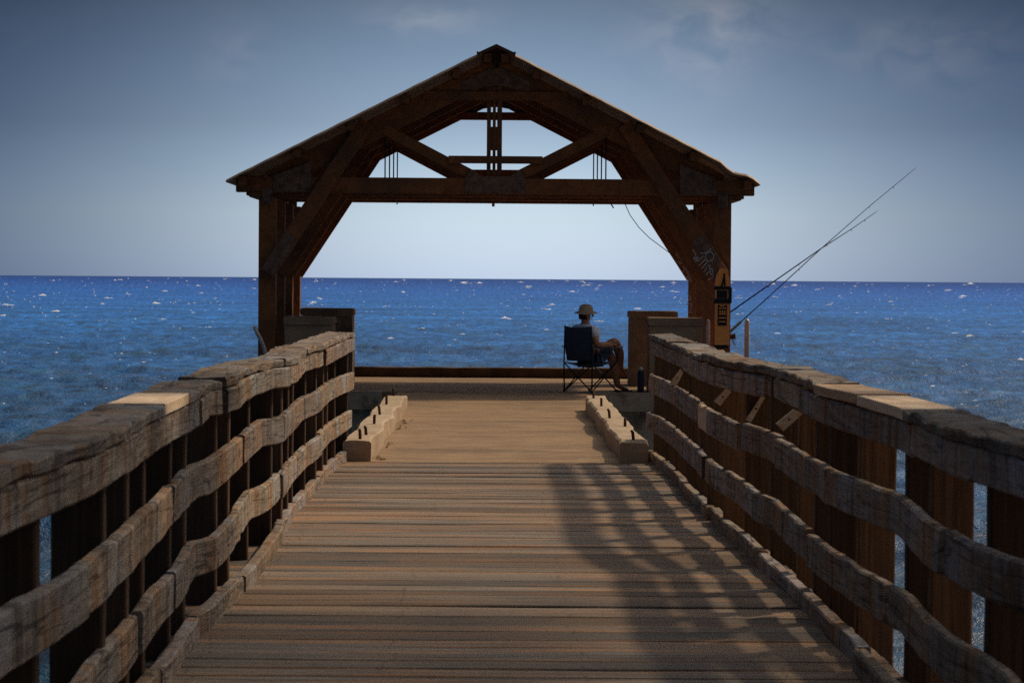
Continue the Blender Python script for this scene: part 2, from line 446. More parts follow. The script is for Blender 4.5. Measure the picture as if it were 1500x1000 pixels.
# ------------------------------------------------------------------ boardwalk and concrete
def build_boardwalk():
    mb = MB(); tint = []; nails = []
    y = -6.0; rr = random.Random(5)
    while y < 22.05:
        w = rr.choice([.19, .20, .21, .23, .28]); g = rr.choice([.004, .005, .006, .009, .020])
        y1 = min(y + w, 22.08)
        zt = deck_z((y + y1) / 2) + rr.uniform(-.004, .004)
        if rr.random() < .12: zt -= .006
        n0 = len(mb.f)
        rings = []
        for k in range(13):
            x = -1.56 + 3.17 * k / 12
            dz = .004 * mnoise.noise(Vector((x * 1.3, y * 3, 0))); e0 = .004 * mnoise.noise(Vector((x * 2.5, y, 3))); e1 = .004 * mnoise.noise(Vector((x * 2.5, y, 8)))
            tl = rr.uniform(-.001, .001)
            rings.append([(x, y + e0, zt - .05), (x, y + e0, zt - .006 + dz), (x, y + .007 + e0, zt + dz), (x, y1 - g - .007 + e1, zt + dz + tl), (x, y1 - g + e1, zt - .006 + dz), (x, y1 - g + e1, zt - .05)])
        mb.loops(rings)
        for nx in (-1.18, -.42, .36, 1.14):
            for ny in (y + .05, y1 - .055):
                if rr.random() < .25: continue
                cx = nx + rr.uniform(-.03, .03); cy = ny + rr.uniform(-.012, .012); rn = rr.uniform(.005, .0085)
                nails.append(len(mb.f))
                mb.add([(cx + rn * math.cos(k * .7854), cy + rn * math.sin(k * .7854), zt + .0062) for k in range(8)], [tuple(range(8))])
        tint += [rr.random()] * (len(mb.f) - n0)
        y = y1
    o = mb.build("boardwalk", M['deck'])
    o.data.materials.append(M['iron'])
    for k in nails: o.data.polygons[k].material_index = 1
    a = o.data.attributes.new('tint', 'FLOAT', 'FACE'); a.data.foreach_set('value', tint)
    tag(o, kind='structure')
build_boardwalk()

def grid_slab(mb, x0, x1, y0, y1, zt, zb, n=(12, 24), amp=.006, seed=0):
    verts = []; faces = []; nx, ny = n
    for j in range(ny + 1):
        for i in range(nx + 1):
            x = x0 + (x1 - x0) * i / nx; y = y0 + (y1 - y0) * j / ny
            verts.append((x, y, zt + amp * mnoise.noise(Vector((x * .9, y * .9, seed)))))
    for j in range(ny):
        for i in range(nx):
            a = j * (nx + 1) + i; faces.append((a, a + 1, a + nx + 2, a + nx + 1))
    n0 = len(verts)
    border = [i for i in range(nx + 1)] + [j * (nx + 1) + nx for j in range(1, ny + 1)] + [ny * (nx + 1) + i for i in range(nx - 1, -1, -1)] + [j * (nx + 1) for j in range(ny - 1, 0, -1)]
    for b in border: verts.append((verts[b][0], verts[b][1], zb))
    m = len(border)
    for k in range(m): faces.append((border[k], n0 + k, n0 + (k + 1) % m, border[(k + 1) % m]))
    faces.append(tuple(n0 + k for k in range(m)))
    mb.add(verts, faces)
mb = MB(); grid_slab(mb, -1.34, 1.37, 22.09, 35.68, 0.0, -.45, (14, 70), .008)
tag(mb.build("concrete_walkway", M['slab']), kind='structure')
mb = MB(); grid_slab(mb, -4.3, 4.3, 35.70, 41.5, .004, -.22, (30, 30), .006, 4)
tag(mb.build("concrete_platform", M['slab']), kind='structure')
mb = MB()
mb.box(-4.2, -1.52, 35.72, 36.4, -1.9, -.222, .02, 6, .02); mb.box(1.42, 4.2, 35.72, 36.4, -1.9, -.222, .02, 6, .02)
tag(mb.build("foundation_wall", M['wallc']), "rust stained concrete wall below the platform edge", "wall")
mb = MB()
for (xa, xb, s) in ((-4.28, -1.56, 1), (1.36, 4.28, 2)):
    mb.box(xa, xb, 35.60, 35.695, -.24, .012, .012, 8, .012, s)
tag(mb.build("platform_edge", M['wallc']), kind='structure')

# ------------------------------------------------------------------ railings
def path_from_pixels(pts, h):
    out = []
    for px, py in pts:
        y = 15.0
        for _ in range(8):
            d = EYE - deck_z(min(y, 22.0)); y = (d - hsag(h, y)) * F / (py - HY(px))
        out.append((y, (px - VPX) * y / F))
    out.sort()
    ys = np.array([p[0] for p in out]); xs = np.array([p[1] for p in out])
    return ys, xs
def hsag(h, y): return h - (.05 * max(0, 22.6 - y) / 15.0 if h > .2 else 0.0)

def smooth_path(ys, xs, ylo, yhi, step=.11, win=.30):
    Y = np.arange(ylo, yhi + 1e-6, step)
    fx = np.interp(Y, ys, xs)
    # beyond the last measured points the boards run on straight
    n = max(1, int(win / step)); k = np.hanning(n + 2)[1:-1]; k /= k.sum()
    pad = np.pad(fx, (n, n), mode='edge')
    return Y, np.convolve(pad, k, mode='same')[n:-n]

def sweep(mb, Y, X, Zt, sg, u0, u1, hh, seed, jit=.004, ch=.009, chip=0.0):
    """board along Y; sg = outward sign; u0..u1 outward offsets, hh its height"""
    rings = []
    nu = 4
    for y, x, z in zip(Y, X, Zt):
        c = ch
        pts = [(u0, -c), (u0 + c, 0)] + [(u0 + (u1 - u0) * k / nu, 0) for k in range(1, nu)] + [(u1 - c, 0), (u1, -c), (u1, -hh + c), (u1 - c, -hh), (u0 + c, -hh), (u0, -hh + c), (u0, -hh * .66), (u0, -hh * .33)]
        ring = []
        for k, (u, v) in enumerate(pts):
            p = Vector((x + sg * u, y, z + v))
            nv = mnoise.noise_vector(Vector((p.x * 9, p.y * 3.2, p.z * 9 + seed * 7.3)))
            p = p + jit * nv + jit * .55 * mnoise.noise_vector(Vector((p.x * 23, p.y * 9, p.z * 23 + seed * 3.7)))
            if chip and k in (0, 1, 2):
                e = max(0, mnoise.noise(Vector((y * 2.7, seed * 3.1, k * .3))) - .15)
                p.x += sg * chip * e; p.z -= chip * .5 * e
            ring.append(p)
        rings.append(ring)
    mb.loops(rings)

LEFT = {
 'fascia': (.943, [(518,513.7),(510,517.6),(484.7,532),(471,539.5),(450,546),(438.7,561.5),(418,567.8),(398.5,569),(372,580.4),(356,589.6),(346.7,601),(326,606.9),(307.6,609),(293.8,626.4),(280,634.5),(259.6,645.8),(240,657.7),(198,692),(180,703),(136,731.6),(88,753.6),(44,773),(0,794)]),
 'rail1': (.756, [(518.7,544.8),(498.5,552.3),(484.7,558.6),(466,574.7),(443,583.9),(429.5,597.7),(415.7,610.3),(398.5,614.4),(385.8,615),(368.6,628.7),(333,658.6),(310,673.6),(293.8,677),(280,687.4),(237.6,730.7),(202,764.6),(154,808.6),(105.6,841.6),(57,870),(0,901)]),
 'rail2': (.417, [(517,601),(498.5,612.6),(487,619.5),(475.5,631),(464,641.4),(448,651.7),(427,672.4),(411,696.6),(395,711),(371,719),(339,767),(318,788),(286,795),(268,830),(228,867.5),(201,910),(159,957.6),(127,1000)]),
 'kerb': (.087, [(517,656.6),(485,679),(466,703),(434.6,735),(413,772),(392,804),(366,835.7),(339,862),(313,888.7),(291.5,904.6),(260,952),(222.6,1000)]),
}
RIGHT = {
 'fascia': (.937, [(951.5,518.3),(970,527.5),(995,539),(1016,551.6),(1041,563),(1069,571),(1101,578),(1131,583),(1144.7,590.7),(1170,601),(1200,617),(1223.6,625),(1276.5,643.5),(1318,657),(1348,675.7),(1394,698.7),(1435,712.5),(1472,724),(1500,735.5)]),
 'rail1': (.756, [(951.5,548),(963,554),(977,559.7),(1002,573.5),(1023,588.5),(1041,600),(1059.6,609),(1087,621.8),(1115,629.9),(1135.5,640),(1149,646),(1167.7,659.8),(1200,676),(1214,687),(1269.6,708),(1320,726),(1357,761),(1407.6,790.7),(1453.6,811),(1500,823)]),
 'rail2': (.417, [(950,605.7),(963,610),(986,626),(1006.7,645),(1027,661),(1041,678),(1075,696),(1110,724),(1137,735),(1168.5,764),(1213,800),(1265,834),(1325,866.6),(1357,901),(1389,931),(1426,949),(1472,981.6),(1490,1000)]),
 'kerb': (.087, [(951,661),(983,684.6),(1009.5,714),(1031,732),(1057,764),(1083.7,782.7),(1113,812),(1142,835.7),(1179,870),(1216,907),(1248,936),(1269,963),(1306,1000)]),
}
Y_END = 22.62
def build_railing(side, data, label, joints, post_ys, post_cols):
    sg = -1 if side == 'L' else 1
    rt = tag(empty("railing", (sg * 1.3, 10, 0)), label, "railing", "wooden railings along the boardwalk")
    rt.location = (0, 0, 0)
    P = {}
    for key, (h, pts) in data.items():
        ys, xs = path_from_pixels(pts, h)
        P[key] = (h, ys, xs)
    rr = random.Random(21 if side == 'L' else 22)
    NEAR = -4.0
    hh = {'rail1': .158, 'rail2': .155, 'kerb': .115}
    def pieces(js): # joint list (descending y) -> spans
        e = [NEAR] + sorted(js) + [Y_END]
        return list(zip(e[:-1], e[1:]))
    # top fascia, mid rails, kerb board
    for key, nm in (('fascia', 'top_rail'), ('rail1', 'middle_rail'), ('rail2', 'lower_rail'), ('kerb', 'kerb_board')):
        h, ys, xs = P[key]
        for k, (a, b) in enumerate(pieces(joints[key])):
            Yp, Xp = smooth_path(ys, xs, a + .006, b - .006, step=.07, win=.24)
            off = rr.uniform(-.016, .016)
            mb = MB()
            if key == 'fascia':
                top = [deck_z(y) + hsag(h, y) + .118 for y in Yp]; H_ = .118
            else:
                top = [deck_z(y) + hsag(h, y) for y in Yp]; H_ = hh[key]
            zo = rr.uniform(-.006, .006)
            top = [t + zo for t in top]
            sweep(mb, Yp, Xp + off, top, sg, 0.0, .045 if key != 'kerb' else .06, H_, rr.randint(0, 99), .005, .008, .012 if key != 'fascia' else 0)
            o = mb.build(nm, M['rail'], rt)
            v = rr.uniform(.70, 1.08); o.color = (v, v * rr.uniform(.95, 1.0), v * rr.uniform(.9, 1.0), 1)
    # cap boards
    h, ys, xs = P['fascia']
    for k, (a, b) in enumerate(pieces(joints['cap'])):
        fresh = joints['fresh'].get(k)
        Yp, Xp = smooth_path(ys, xs, a + .005, b - .005, step=.07, win=.24)
        zo = rr.uniform(-.004, .012)
        top = [deck_z(y) + hsag(h, y) + .118 + .046 + zo + .010 * mnoise.noise(Vector((y * .8, k * 3.3, 1))) for y in Yp]
        mb = MB(); sweep(mb, Yp, Xp, top, sg, -.004 + rr.uniform(-.005, .003), .222 + rr.uniform(-.010, .010), .044, rr.randint(0, 99), .010 if not fresh else .001, .007 if not fresh else .003, .040 if not fresh else 0)
        o = mb.build("cap_board", M['new'] if fresh else M['rail'], rt)
        if fresh:
            o["label"] = fresh[0]; o.color = (*fresh[1], 1)
        else:
            v = rr.uniform(.50, .78); o.color = (v, v * .98, v * .96, 1)
    # posts: planks set across the walk behind the rails
    posts = []
    for (py, col) in zip(post_ys, post_cols):
        xi = np.mean([np.interp(py, P[k][1], P[k][2]) for k in ('fascia', 'rail1', 'rail2')]) + sg * .047
        w = rr.uniform(.150, .172)
        mb = MB(); lean = rr.uniform(-.012, .012)
        mb.beam((xi + sg * w / 2, py, deck_z(py) - .30), (xi + sg * w / 2 + lean, py + rr.uniform(-.01, .01), deck_z(py) + hsag(.943, py) + .112), w, .075, up=(0, -1, 0), ch=.007, seg=8, jit=.004, seed=py)
        o = mb.build("post", M['post'], rt); o.color = (*col, 1)
        posts.append((o, xi, py))
    return rt, P, posts

dk, md, og = (.55, .52, .5), (.85, .82, .8), (1.5, 1.35, 1.2)
rr = random.Random(9)
Lposts = [-2.6, -1.6, -.5, .6, 1.6, 2.6, 3.6, 4.6, 5.5, 6.1, 6.86, 8.1, 8.8, 9.43, 10.3, 11.1, 12.15, 12.9, 14.1, 15.0, 15.7, 16.4, 16.9, 18.0, 19.0, 19.8, 20.4, 21.3, 22.45]
Lcols = [rr.choice([dk, md, md, dk]) for _ in Lposts]
railL, PL, postL = build_railing('L', LEFT, "weathered railing at the left edge of the boardwalk, with sunlit grey rails",
    {'fascia': [5.2, 8.9, 11.0, 12.05, 15.1, 18.6], 'rail1': [4.6, 7.4, 10.2, 13.4, 18.9], 'rail2': [3.2, 8.9, 10.1, 12.9, 15.3, 19.2],
     'kerb': [2.4, 6.6, 9.5, 11.0, 12.6, 15.4, 19.3, 21.7], 'cap': [5.0, 9.55, 10.45, 12.05, 14.95, 17.3, 20.4],
     'fresh': {2: ("pale new cap board", (1, .95, .9))}}, Lposts, Lcols)
Rposts = [-2.6, -1.6, -.5, .6, 1.6, 2.6, 3.6, 4.6, 5.6, 6.5, 7.3, 8.15, 9.25, 9.95, 10.95, 11.7, 12.25, 13.0, 14.1, 15.0, 15.9, 17.0, 17.8, 18.9, 20.2, 21.3, 22.45]
cR = {10.95: og, 13.0: og, 9.25: (1.2, 1.05, .95), 9.95: dk, 8.15: (.5, .48, .46), 15.9: og, 17.8: (1.1, 1.05, 1.0), 11.7: dk}
Rcols = [cR.get(p, md) for p in Rposts]
railR, PR, postR = build_railing('R', RIGHT, "weathered railing at the right edge of the boardwalk, shaded, patched with pale new wood",
    {'fascia': [3.4, 6.9, 9.6, 12.8, 14.3, 18.4], 'rail1': [4.8, 8.6, 11.4, 13.6, 14.9, 16.62, 17.35, 19.9], 'rail2': [3.8, 7.2, 9.9, 12.0, 14.2, 17.0, 17.6],
     'kerb': [2.7, 6.9, 10.2, 11.9, 13.9, 16.7, 19.2, 21.0], 'cap': [4.4, 9.8, 10.86, 12.1, 13.9, 16.6, 19.8],
     'fresh': {2: ("pale new cap board", (1, .95, .9)), 3: ("tan cap board with a dark knot", (.62, .52, .42))}}, Rposts, Rcols)
for o in railR.children:
    if o.name.startswith("middle_rail"):
        ymid = sum(v.co.y for v in o.data.vertices) / len(o.data.vertices)
        if 16.7 < ymid < 17.3:
            o.data.materials[0] = M['new']; o.color = (.8, .78, .74, 1); o["label"] = "pale new piece of middle rail"

# pale wooden cleats screwed across the shaded right-hand posts
def cleat(px4, y):
    lo = min(p[0] for p in px4) + 3; hi = max(p[0] for p in px4) - 3
    for _, xi, py_ in postR:                     # screwed to the face of the first post seen there
        a_ = VPX + xi * F / py_; b_ = VPX + (xi + .16) * F / py_
        if a_ < hi and b_ > lo:
            y = py_ - .075; break
    pts = [W(px, py, y) for px, py in px4]
    mb = MB()
    back = [p + Vector((0, .035, 0)) for p in pts]
    mb.loops([pts, back])
    o = mb.build("cleat", M['new'], railR); o["label"] = "pale new wooden cleat"; o.color = (.95, .9, .85, 1)
    c = sum(pts, Vector()) / 4
    mb = MB(); mb.tube([c + Vector((0, -.004, 0)), c + Vector((0, .004, 0))], .0055, 8)
    mb.build("screw", M['iron'], o)
zz = lambda L: [(940 + .23 * a, 470 + .23 * b) for a, b in L]
cleat(zz([(178,398),(245,303),(262,330),(218,420)]), 21.1)
cleat(zz([(462,512),(540,428),(570,450),(500,542)]), 16.85)
cleat(zz([(665,630),(762,478),(786,487),(695,648)]), 14.95)
cleat(zz([(858,655),(972,563),(1027,592),(903,702)]), 12.88)

# ------------------------------------------------------------------ concrete kerbs with pins
def kerb(xa, xb, pins, label, seed):
    y0, y1 = 22.12, 31.0
    t = empty("kerb", ((xa + xb) / 2, y0, 0)); tag(t, label, "kerb", "concrete kerbs with rusty pins beside the walkway")
    t.location = (0, 0, 0)
    mb = MB(); rings = []; n = 60
    for k in range(n + 1):
        y = y0 + (y1 - y0) * k / n
        wv = .016 * math.sin(y * 2 * math.pi / 2.6 + seed) + .008 * math.sin(y * 2 * math.pi / 1.1 + seed * 2)
        zt = .175 + .010 * math.sin(y * 2 * math.pi / 2.3 + seed + 1.2)
        if k < 2: wv *= .3; zt = .175
        a = xa + wv * (1 if seed > 1 else .4); b = xb + wv * .9; c = .018
        ring = [(a, y, -.01), (a, y, zt - c), (a + c, y, zt), (a + (b - a) * .35, y, zt + .003), (a + (b - a) * .65, y, zt + .002), (b - c, y, zt), (b, y, zt - c), (b, y, -.01)]
        rings.append([Vector(p) + (.009 * mnoise.noise_vector(Vector(p) * 6 + Vector((seed, 0, 0))) + .005 * mnoise.noise_vector(Vector(p) * 19)) for p in ring])
    mb.loops(rings)
    mb.build("kerb_body", M['kerb'], t)
    for (x, y) in pins:
        wv = random.uniform(-.016, .016)
        mb = MB(); mb.tube([(x, y, .12), (x + wv, y, .25), (x + wv * 2, y, .268)], [.014, .014, .012], 8)
        mb.build("pin", M['rust'], t)
kerb(-1.30, -1.055, [(-1.163, 22.35), (-1.13, 22.8), (-1.156, 24.7), (-1.18, 26.6), (-1.205, 28.7), (-1.20, 30.7)], "tan concrete kerb with rusty pins, sunlit, left of the walkway", .6)
kerb(1.10, 1.345, [(1.233, 22.4), (1.254, 24.4), (1.19, 26.1), (1.2, 28.5), (1.195, 30.5)], "tan concrete kerb with rusty pins and shaded inner side, right of the walkway", 2.4)
# crumbs of concrete at the foot of the sunlit kerb
mb = MB(); rr = random.Random(4)
for cy in (22.5, 24.3, 26.8, 28.2):
    for k in range(13):
        x = -1.03 + abs(rr.gauss(0, .05)); y = cy + rr.gauss(0, .22); s = rr.uniform(.005, .016)
        mb.lathe([(.0005, 0), (s, s * .3), (s * .8, s * .9), (.0005, s * 1.1)], (x, y, .003), 6, False)
tag(mb.build("rubble", M['ped']), "dark crumbs of broken concrete at the foot of the sunlit kerb", "rubble", kind='stuff')

# ------------------------------------------------------------------ edge beam, pedestals
mb = MB()
mb.beam((-4.2, 41.0, .085), (4.2, 41.0, .085), .28, .165, ch=.012, seg=40, jit=.014)
tag(mb.build("edge_beam", M['beam']), "long dark timber beam along the seaward edge of the platform", "beam")

def pedestal(x0, x1, y0, y1, h, label):
    t = empty("pedestal", (0, 0, 0)); tag(t, label, "pedestal", "stub walls beside the pavilion posts")
    mb = MB(); mb.box(x0, x1, y0, y1, 0, h - .11, .015, 6, .012, x0); mb.build("pedestal_body", M['ped'], t)
    mb = MB(); mb.box(x0 - .018, x1 + .018, y0 - .018, y1 + .018, h - .108, h, .02, 6, .012, x0); mb.build("pedestal_cap", M['ped'], t)
pedestal(-2.93, -2.27, 35.85, 36.55, 1.035, "low stained wall nearer the boardwalk, beside the left pavilion post")
pedestal(-2.88, -2.12, 38.2, 38.9, 1.125, "darker low wall standing behind the left one, with its edge over the sea")
pedestal(2.18, 2.92, 35.85, 36.55, 1.055, "low stained wall nearer the boardwalk, between the chair and the orange float")
pedestal(2.03, 2.72, 38.2, 38.9, 1.12, "darker low wall at the seated person's feet, furthest right one over the sea")

# ------------------------------------------------------------------ pavilion
YF, YR = 36.0, 40.6
pav = tag(empty("pavilion", (0, 38.3, 0)), "open gabled dark brown timber pavilion over the end of the pier", "pavilion")
PO = Vector((0, 38.3, 0))
def pbuild(mb, name, mat, parent, col=None):
    mb.v = [tuple(Vector(p) - PO) for p in mb.v]
    o = mb.build(name, mat, parent)
    if col: o.color = (*col, 1)
    return o
def apex_z(x): return EYE + 3.23 - .508 * abs(x)          # roof top line
BZ0, BZ1 = EYE + 1.19, EYE + 1.405                         # bottom chord
ys = [YF, 37.5, 39.0, YR - .1]
def sym(fn):
    for s in (-1, 1): fn(s)
for ti, y in enumerate(ys):
    shade = (lambda v: (v, v * .97, v * .93))(.9 + .2 * ((ti * 7) % 5) / 5)
    # posts
    for s in (-1, 1):
        mb = MB(); mb.box(s * 3.19 - .12, s * 3.19 + .12, y - .11, y + .11, 0.0, BZ0 - .075, .010, 1)
        pbuild(mb, "post", M['pav'], pav, shade)
    mb = MB(); mb.beam((-3.63, y - .075, (BZ0 + BZ1) / 2), (3.63, y - .075, (BZ0 + BZ1) / 2), .09, BZ1 - BZ0, ch=.008)
    mb.beam((-3.63, y + .075, (BZ0 + BZ1) / 2), (3.63, y + .075, (BZ0 + BZ1) / 2), .09, BZ1 - BZ0, ch=.008)
    tr = pbuild(mb, "truss", M['pav'], pav, shade)
    for s in (-1, 1):
        # top chord
        mb = MB(); o = .285
        mb.beam((s * 3.16, y, apex_z(3.16) - o), (s * .02, y, apex_z(.02) - o), .11, .29, ch=.008)
        pbuild(mb, "top_chord", M['pav'], tr, shade)
        # strut from chord to centre of bottom chord
        mb = MB(); mb.beam((s * 1.66, y - .01, EYE + 2.13), (s * .28, y - .01, EYE + 1.42), .10, .15, ch=.008)
        pbuild(mb, "strut", M['pav'], tr, shade)
        # knee brace running up past the tie beam, bolted to the post face
        bo = 0 if ti == 0 else .065
        mb = MB(); mb.beam((s * (3.185 - bo), y - .17, EYE + .055), (s * (1.80 - bo), y - .17, EYE + 2.17), .085, .215, up=(0, 0, 1), ch=.008)
        kb = pbuild(mb, "knee_brace", M['pav'], tr, shade)
        # tie rods
        mb = MB(); mb.tube([(s * 1.55, y, BZ0 - .03), (s * 1.55, y, EYE + 2.25)], .011, 6)
        pbuild(mb, "tie_rod", M['iron'], tr)
    if 0 < ti < 3: continue                                 # the middle frames carry no collar or king post
    mb = MB(); mb.beam((-1.02, y - .06, EYE + 2.56), (1.02, y - .06, EYE + 2.56), .07, .125, ch=.006)
    pbuild(mb, "collar_beam", M['pav'], tr, shade)
    mb = MB(); mb.beam((-.66, y - .075, EYE + 1.665), (.66, y - .075, EYE + 1.665), .06, .105, ch=.006)
    pbuild(mb, "tie_beam", M['pav'], tr, shade)
    mb = MB()
    for xa, xb in ((-.125, -.077), (-.043, 0.0), (.022, .088)): mb.box(xa, xb, y - .03, y + .03, BZ1, EYE + 2.9, .004)
    ti == 0 and mb.box(-.076, .021, y - .022, y + .022, EYE + 1.80, EYE + 2.13, .004)
    mb.tube([(-.03, y, BZ0 - .05), (-.03, y, BZ1)], .022, 8)
    pbuild(mb, "king_post", M['pav'], tr, shade)
    # gusset plates with bolt heads
    def plate(outline, bolts, z3=-.130):
        mb = MB(); mb.prism(outline, (0, y + z3, 0), (1, 0, 0), (0, 0, 1), -.010) if False else mb.prism(outline, (0, y + z3, 0), (1, 0, 0), (0, 0, 1), .010)
        for bx, bz in bolts:
            mb.tube([(bx, y + z3 - .035, bz), (bx, y + z3, bz)], .017, 6, False)
        pbuild(mb, "gusset_plate", M['plate'], tr)
    E = EYE
    plate([(-.42, E + 1.20), (.42, E + 1.20), (.42, E + 1.40), (.34, E + 1.52), (.18, E + 1.43), (-.18, E + 1.43), (-.34, E + 1.52), (-.42, E + 1.40)],
          [(x, z) for x in (-.37, -.27, -.17, .17, .27, .37) for z in (E + 1.25, E + 1.35)] + [(-.31, E + 1.46), (.31, E + 1.46)])
    for s in (-1, 1):
        ol = [(s * 3.10, E + 1.195), (s * 2.58, E + 1.195), (s * 2.58, E + 1.62), (s * 3.10, E + 1.42)]
        plate(ol if s < 0 else ol[::-1], [(s * x, z) for x, z in ((3.0, E + 1.27), (2.7, E + 1.27), (2.7, E + 1.45), (2.88, E + 1.36))])
        ol = [(s * 3.26, E + 1.02), (s * 3.12, E + 1.02), (s * 3.12, E + 1.24), (s * 3.26, E + 1.24)]
        plate(ol if s < 0 else ol[::-1], [(s * 3.19, E + 1.05)], -.135)
    ol = [(-.48, E + 2.62), (-.06, E + 2.70), (.06, E + 2.70), (.48, E + 2.62), (.48, E + 2.75), (.12, E + 2.94), (-.12, E + 2.94), (-.48, E + 2.75)]
    plate(ol, [], -.062)
# lower brace plates and graffiti on the front brace
for s in (-1, 1):
    d = Vector((-s * 1.46, 0, 2.23)).normalized(); nrm = Vector((d.z, 0, -d.x))
    a = Vector((s * 3.185, YF - .222, EYE + .055))
    mb = MB(); o_ = a + d * .02 - nrm * .095
    mb.prism([(0, 0), (.62, 0), (.62, .19), (0, .19)], o_, d, nrm, .008 if s < 0 else .008)
    for k in (.1, .3, .52):
        c = a + d * k; mb.tube([c + Vector((0, -.03, 0)), c + Vector((0, .0, 0))], .017, 6, False)
    pbuild(mb, "brace_plate", M['plate'], pav)
wp = []
for s in (-1, 1):
    mb = MB(); mb.box(s * 3.36 - .085, s * 3.36 + .085, YF - .14, YR + .1, BZ0 - .072, BZ0 - .003, .006); pbuild(mb, "wall_plate", M['pav'], pav, (.7, .7, .7))
    for k, x in enumerate((3.50, 2.75, 2.0, 1.25, .55, .12)):
        mb = MB(); mb.box(s * x - .05, s * x + .05, YF - .55, YR + .15, apex_z(x) - .185 + .01, apex_z(x) - .062, .006); pbuild(mb, "purlin", M['pav'], pav, (.8, .75, .7))
    # roof sheet with corrugation-like waviness, sagging right-hand eave
    mb = MB(); rings = []
    n = 40
    for k in range(n + 1):
        x = 3.72 * k / n if s < 0 else 3.66 * k / n
        dz = .0025 * math.sin(k * 1.7)
        if s > 0 and x > 3.15:
            dz += -.05 * math.sin((x - 3.15) / .51 * math.pi * 2) * .6 - .02
        z = apex_z(x) + dz
        yf = YF - .62 + .012 * mnoise.noise(Vector((x * 2, s * 5, 0))); yb = YR + .20
        rings.append([(s * x, yf, z - .034), (s * x, yf + .004, z - .024), (s * x, yf + .032, z), (s * x, yb, z), (s * x, yb, z - .034)])
    mb.loops(rings)
    pbuild(mb, "roof", M['roof'], pav)
mb = MB()
for s in (-1, 1):
    rg = [[(0, yy, apex_z(0) + .002), (s * .26, yy, apex_z(.26) + .012), (s * .265, yy, apex_z(.26) - .03), (0, yy, apex_z(0) - .05)] for yy in (YF - .64, YR + .21)]
    mb.loops(rg)
    mb.tube([(s * .255, YF - .645, apex_z(.26) + .012), (s * .255, YF - .60, apex_z(.26) + .012)], .018, 8)
pbuild(mb, "ridge_cap", M['rust'], pav)

# scrawled white paint on the right brace and post
def ribbon(mb, pts, w, n):
    pts = [Vector(p) for p in pts]; nrm = Vector(n)
    for a, b in zip(pts[:-1], pts[1:]):
        d = (b - a).normalized(); s = d.cross(nrm).normalized() * w / 2
        mb.add([a - s, a + s, b + s, b - s, a - s + nrm * .002, a + s + nrm * .002, b + s + nrm * .002, b - s + nrm * .002],
               [(4, 5, 6, 7), (0, 3, 2, 1), (0, 1, 5, 4), (1, 2, 6, 5), (2, 3, 7, 6), (3, 0, 4, 7)])
M['paint'] = simple("faded_white_paint", (.42, .40, .37), .8, 0, .4, 30)
gz = lambda L: [W(960 + .21 * a, 320 + .21 * b, YF - .245) for a, b in L]
mb = MB(); nY = (0, -1, 0)
for st in ([(255,215),(280,250),(262,290),(300,262),(275,305)], [(290,300),(330,262)], [(300,330),(345,285)], [(318,352),(362,300)], [(335,372),(372,320),(385,395)], [(350,395),(392,345),(402,420)],
           [(335,245),(372,228),(385,210)], [(345,265),(355,240),(385,232),(405,255),(400,285),(370,298),(348,285),(345,265)], [(330,240),(312,246)], [(350,340),(385,330)],
           [(360,430),(400,410)]):
    ribbon(mb, gz(st), .014, nY)
gp = lambda L: [W(960 + .21 * a, 320 + .21 * b, YF - .245) for a, b in L]
pbuild(mb, "graffiti", M['paint'], pav)
mb = MB()
gr = lambda L: [W(960 + .21 * a, 320 + .21 * b, YR - .40) for a, b in L]
for st in ([(140,240),(165,300)], [(158,280),(185,330),(150,300)], [(175,320),(205,350),(190,372)], [(205,345),(228,392),(215,420)], [(228,370),(262,398),(285,400)], [(225,395),(250,440)],
           [(222,520),(250,560),(222,575)], [(215,600),(252,590),(240,640)], [(225,650),(255,655)]):
    ribbon(mb, gr(st), .013, nY)
pbuild(mb, "graffiti", M['paint'], pav)

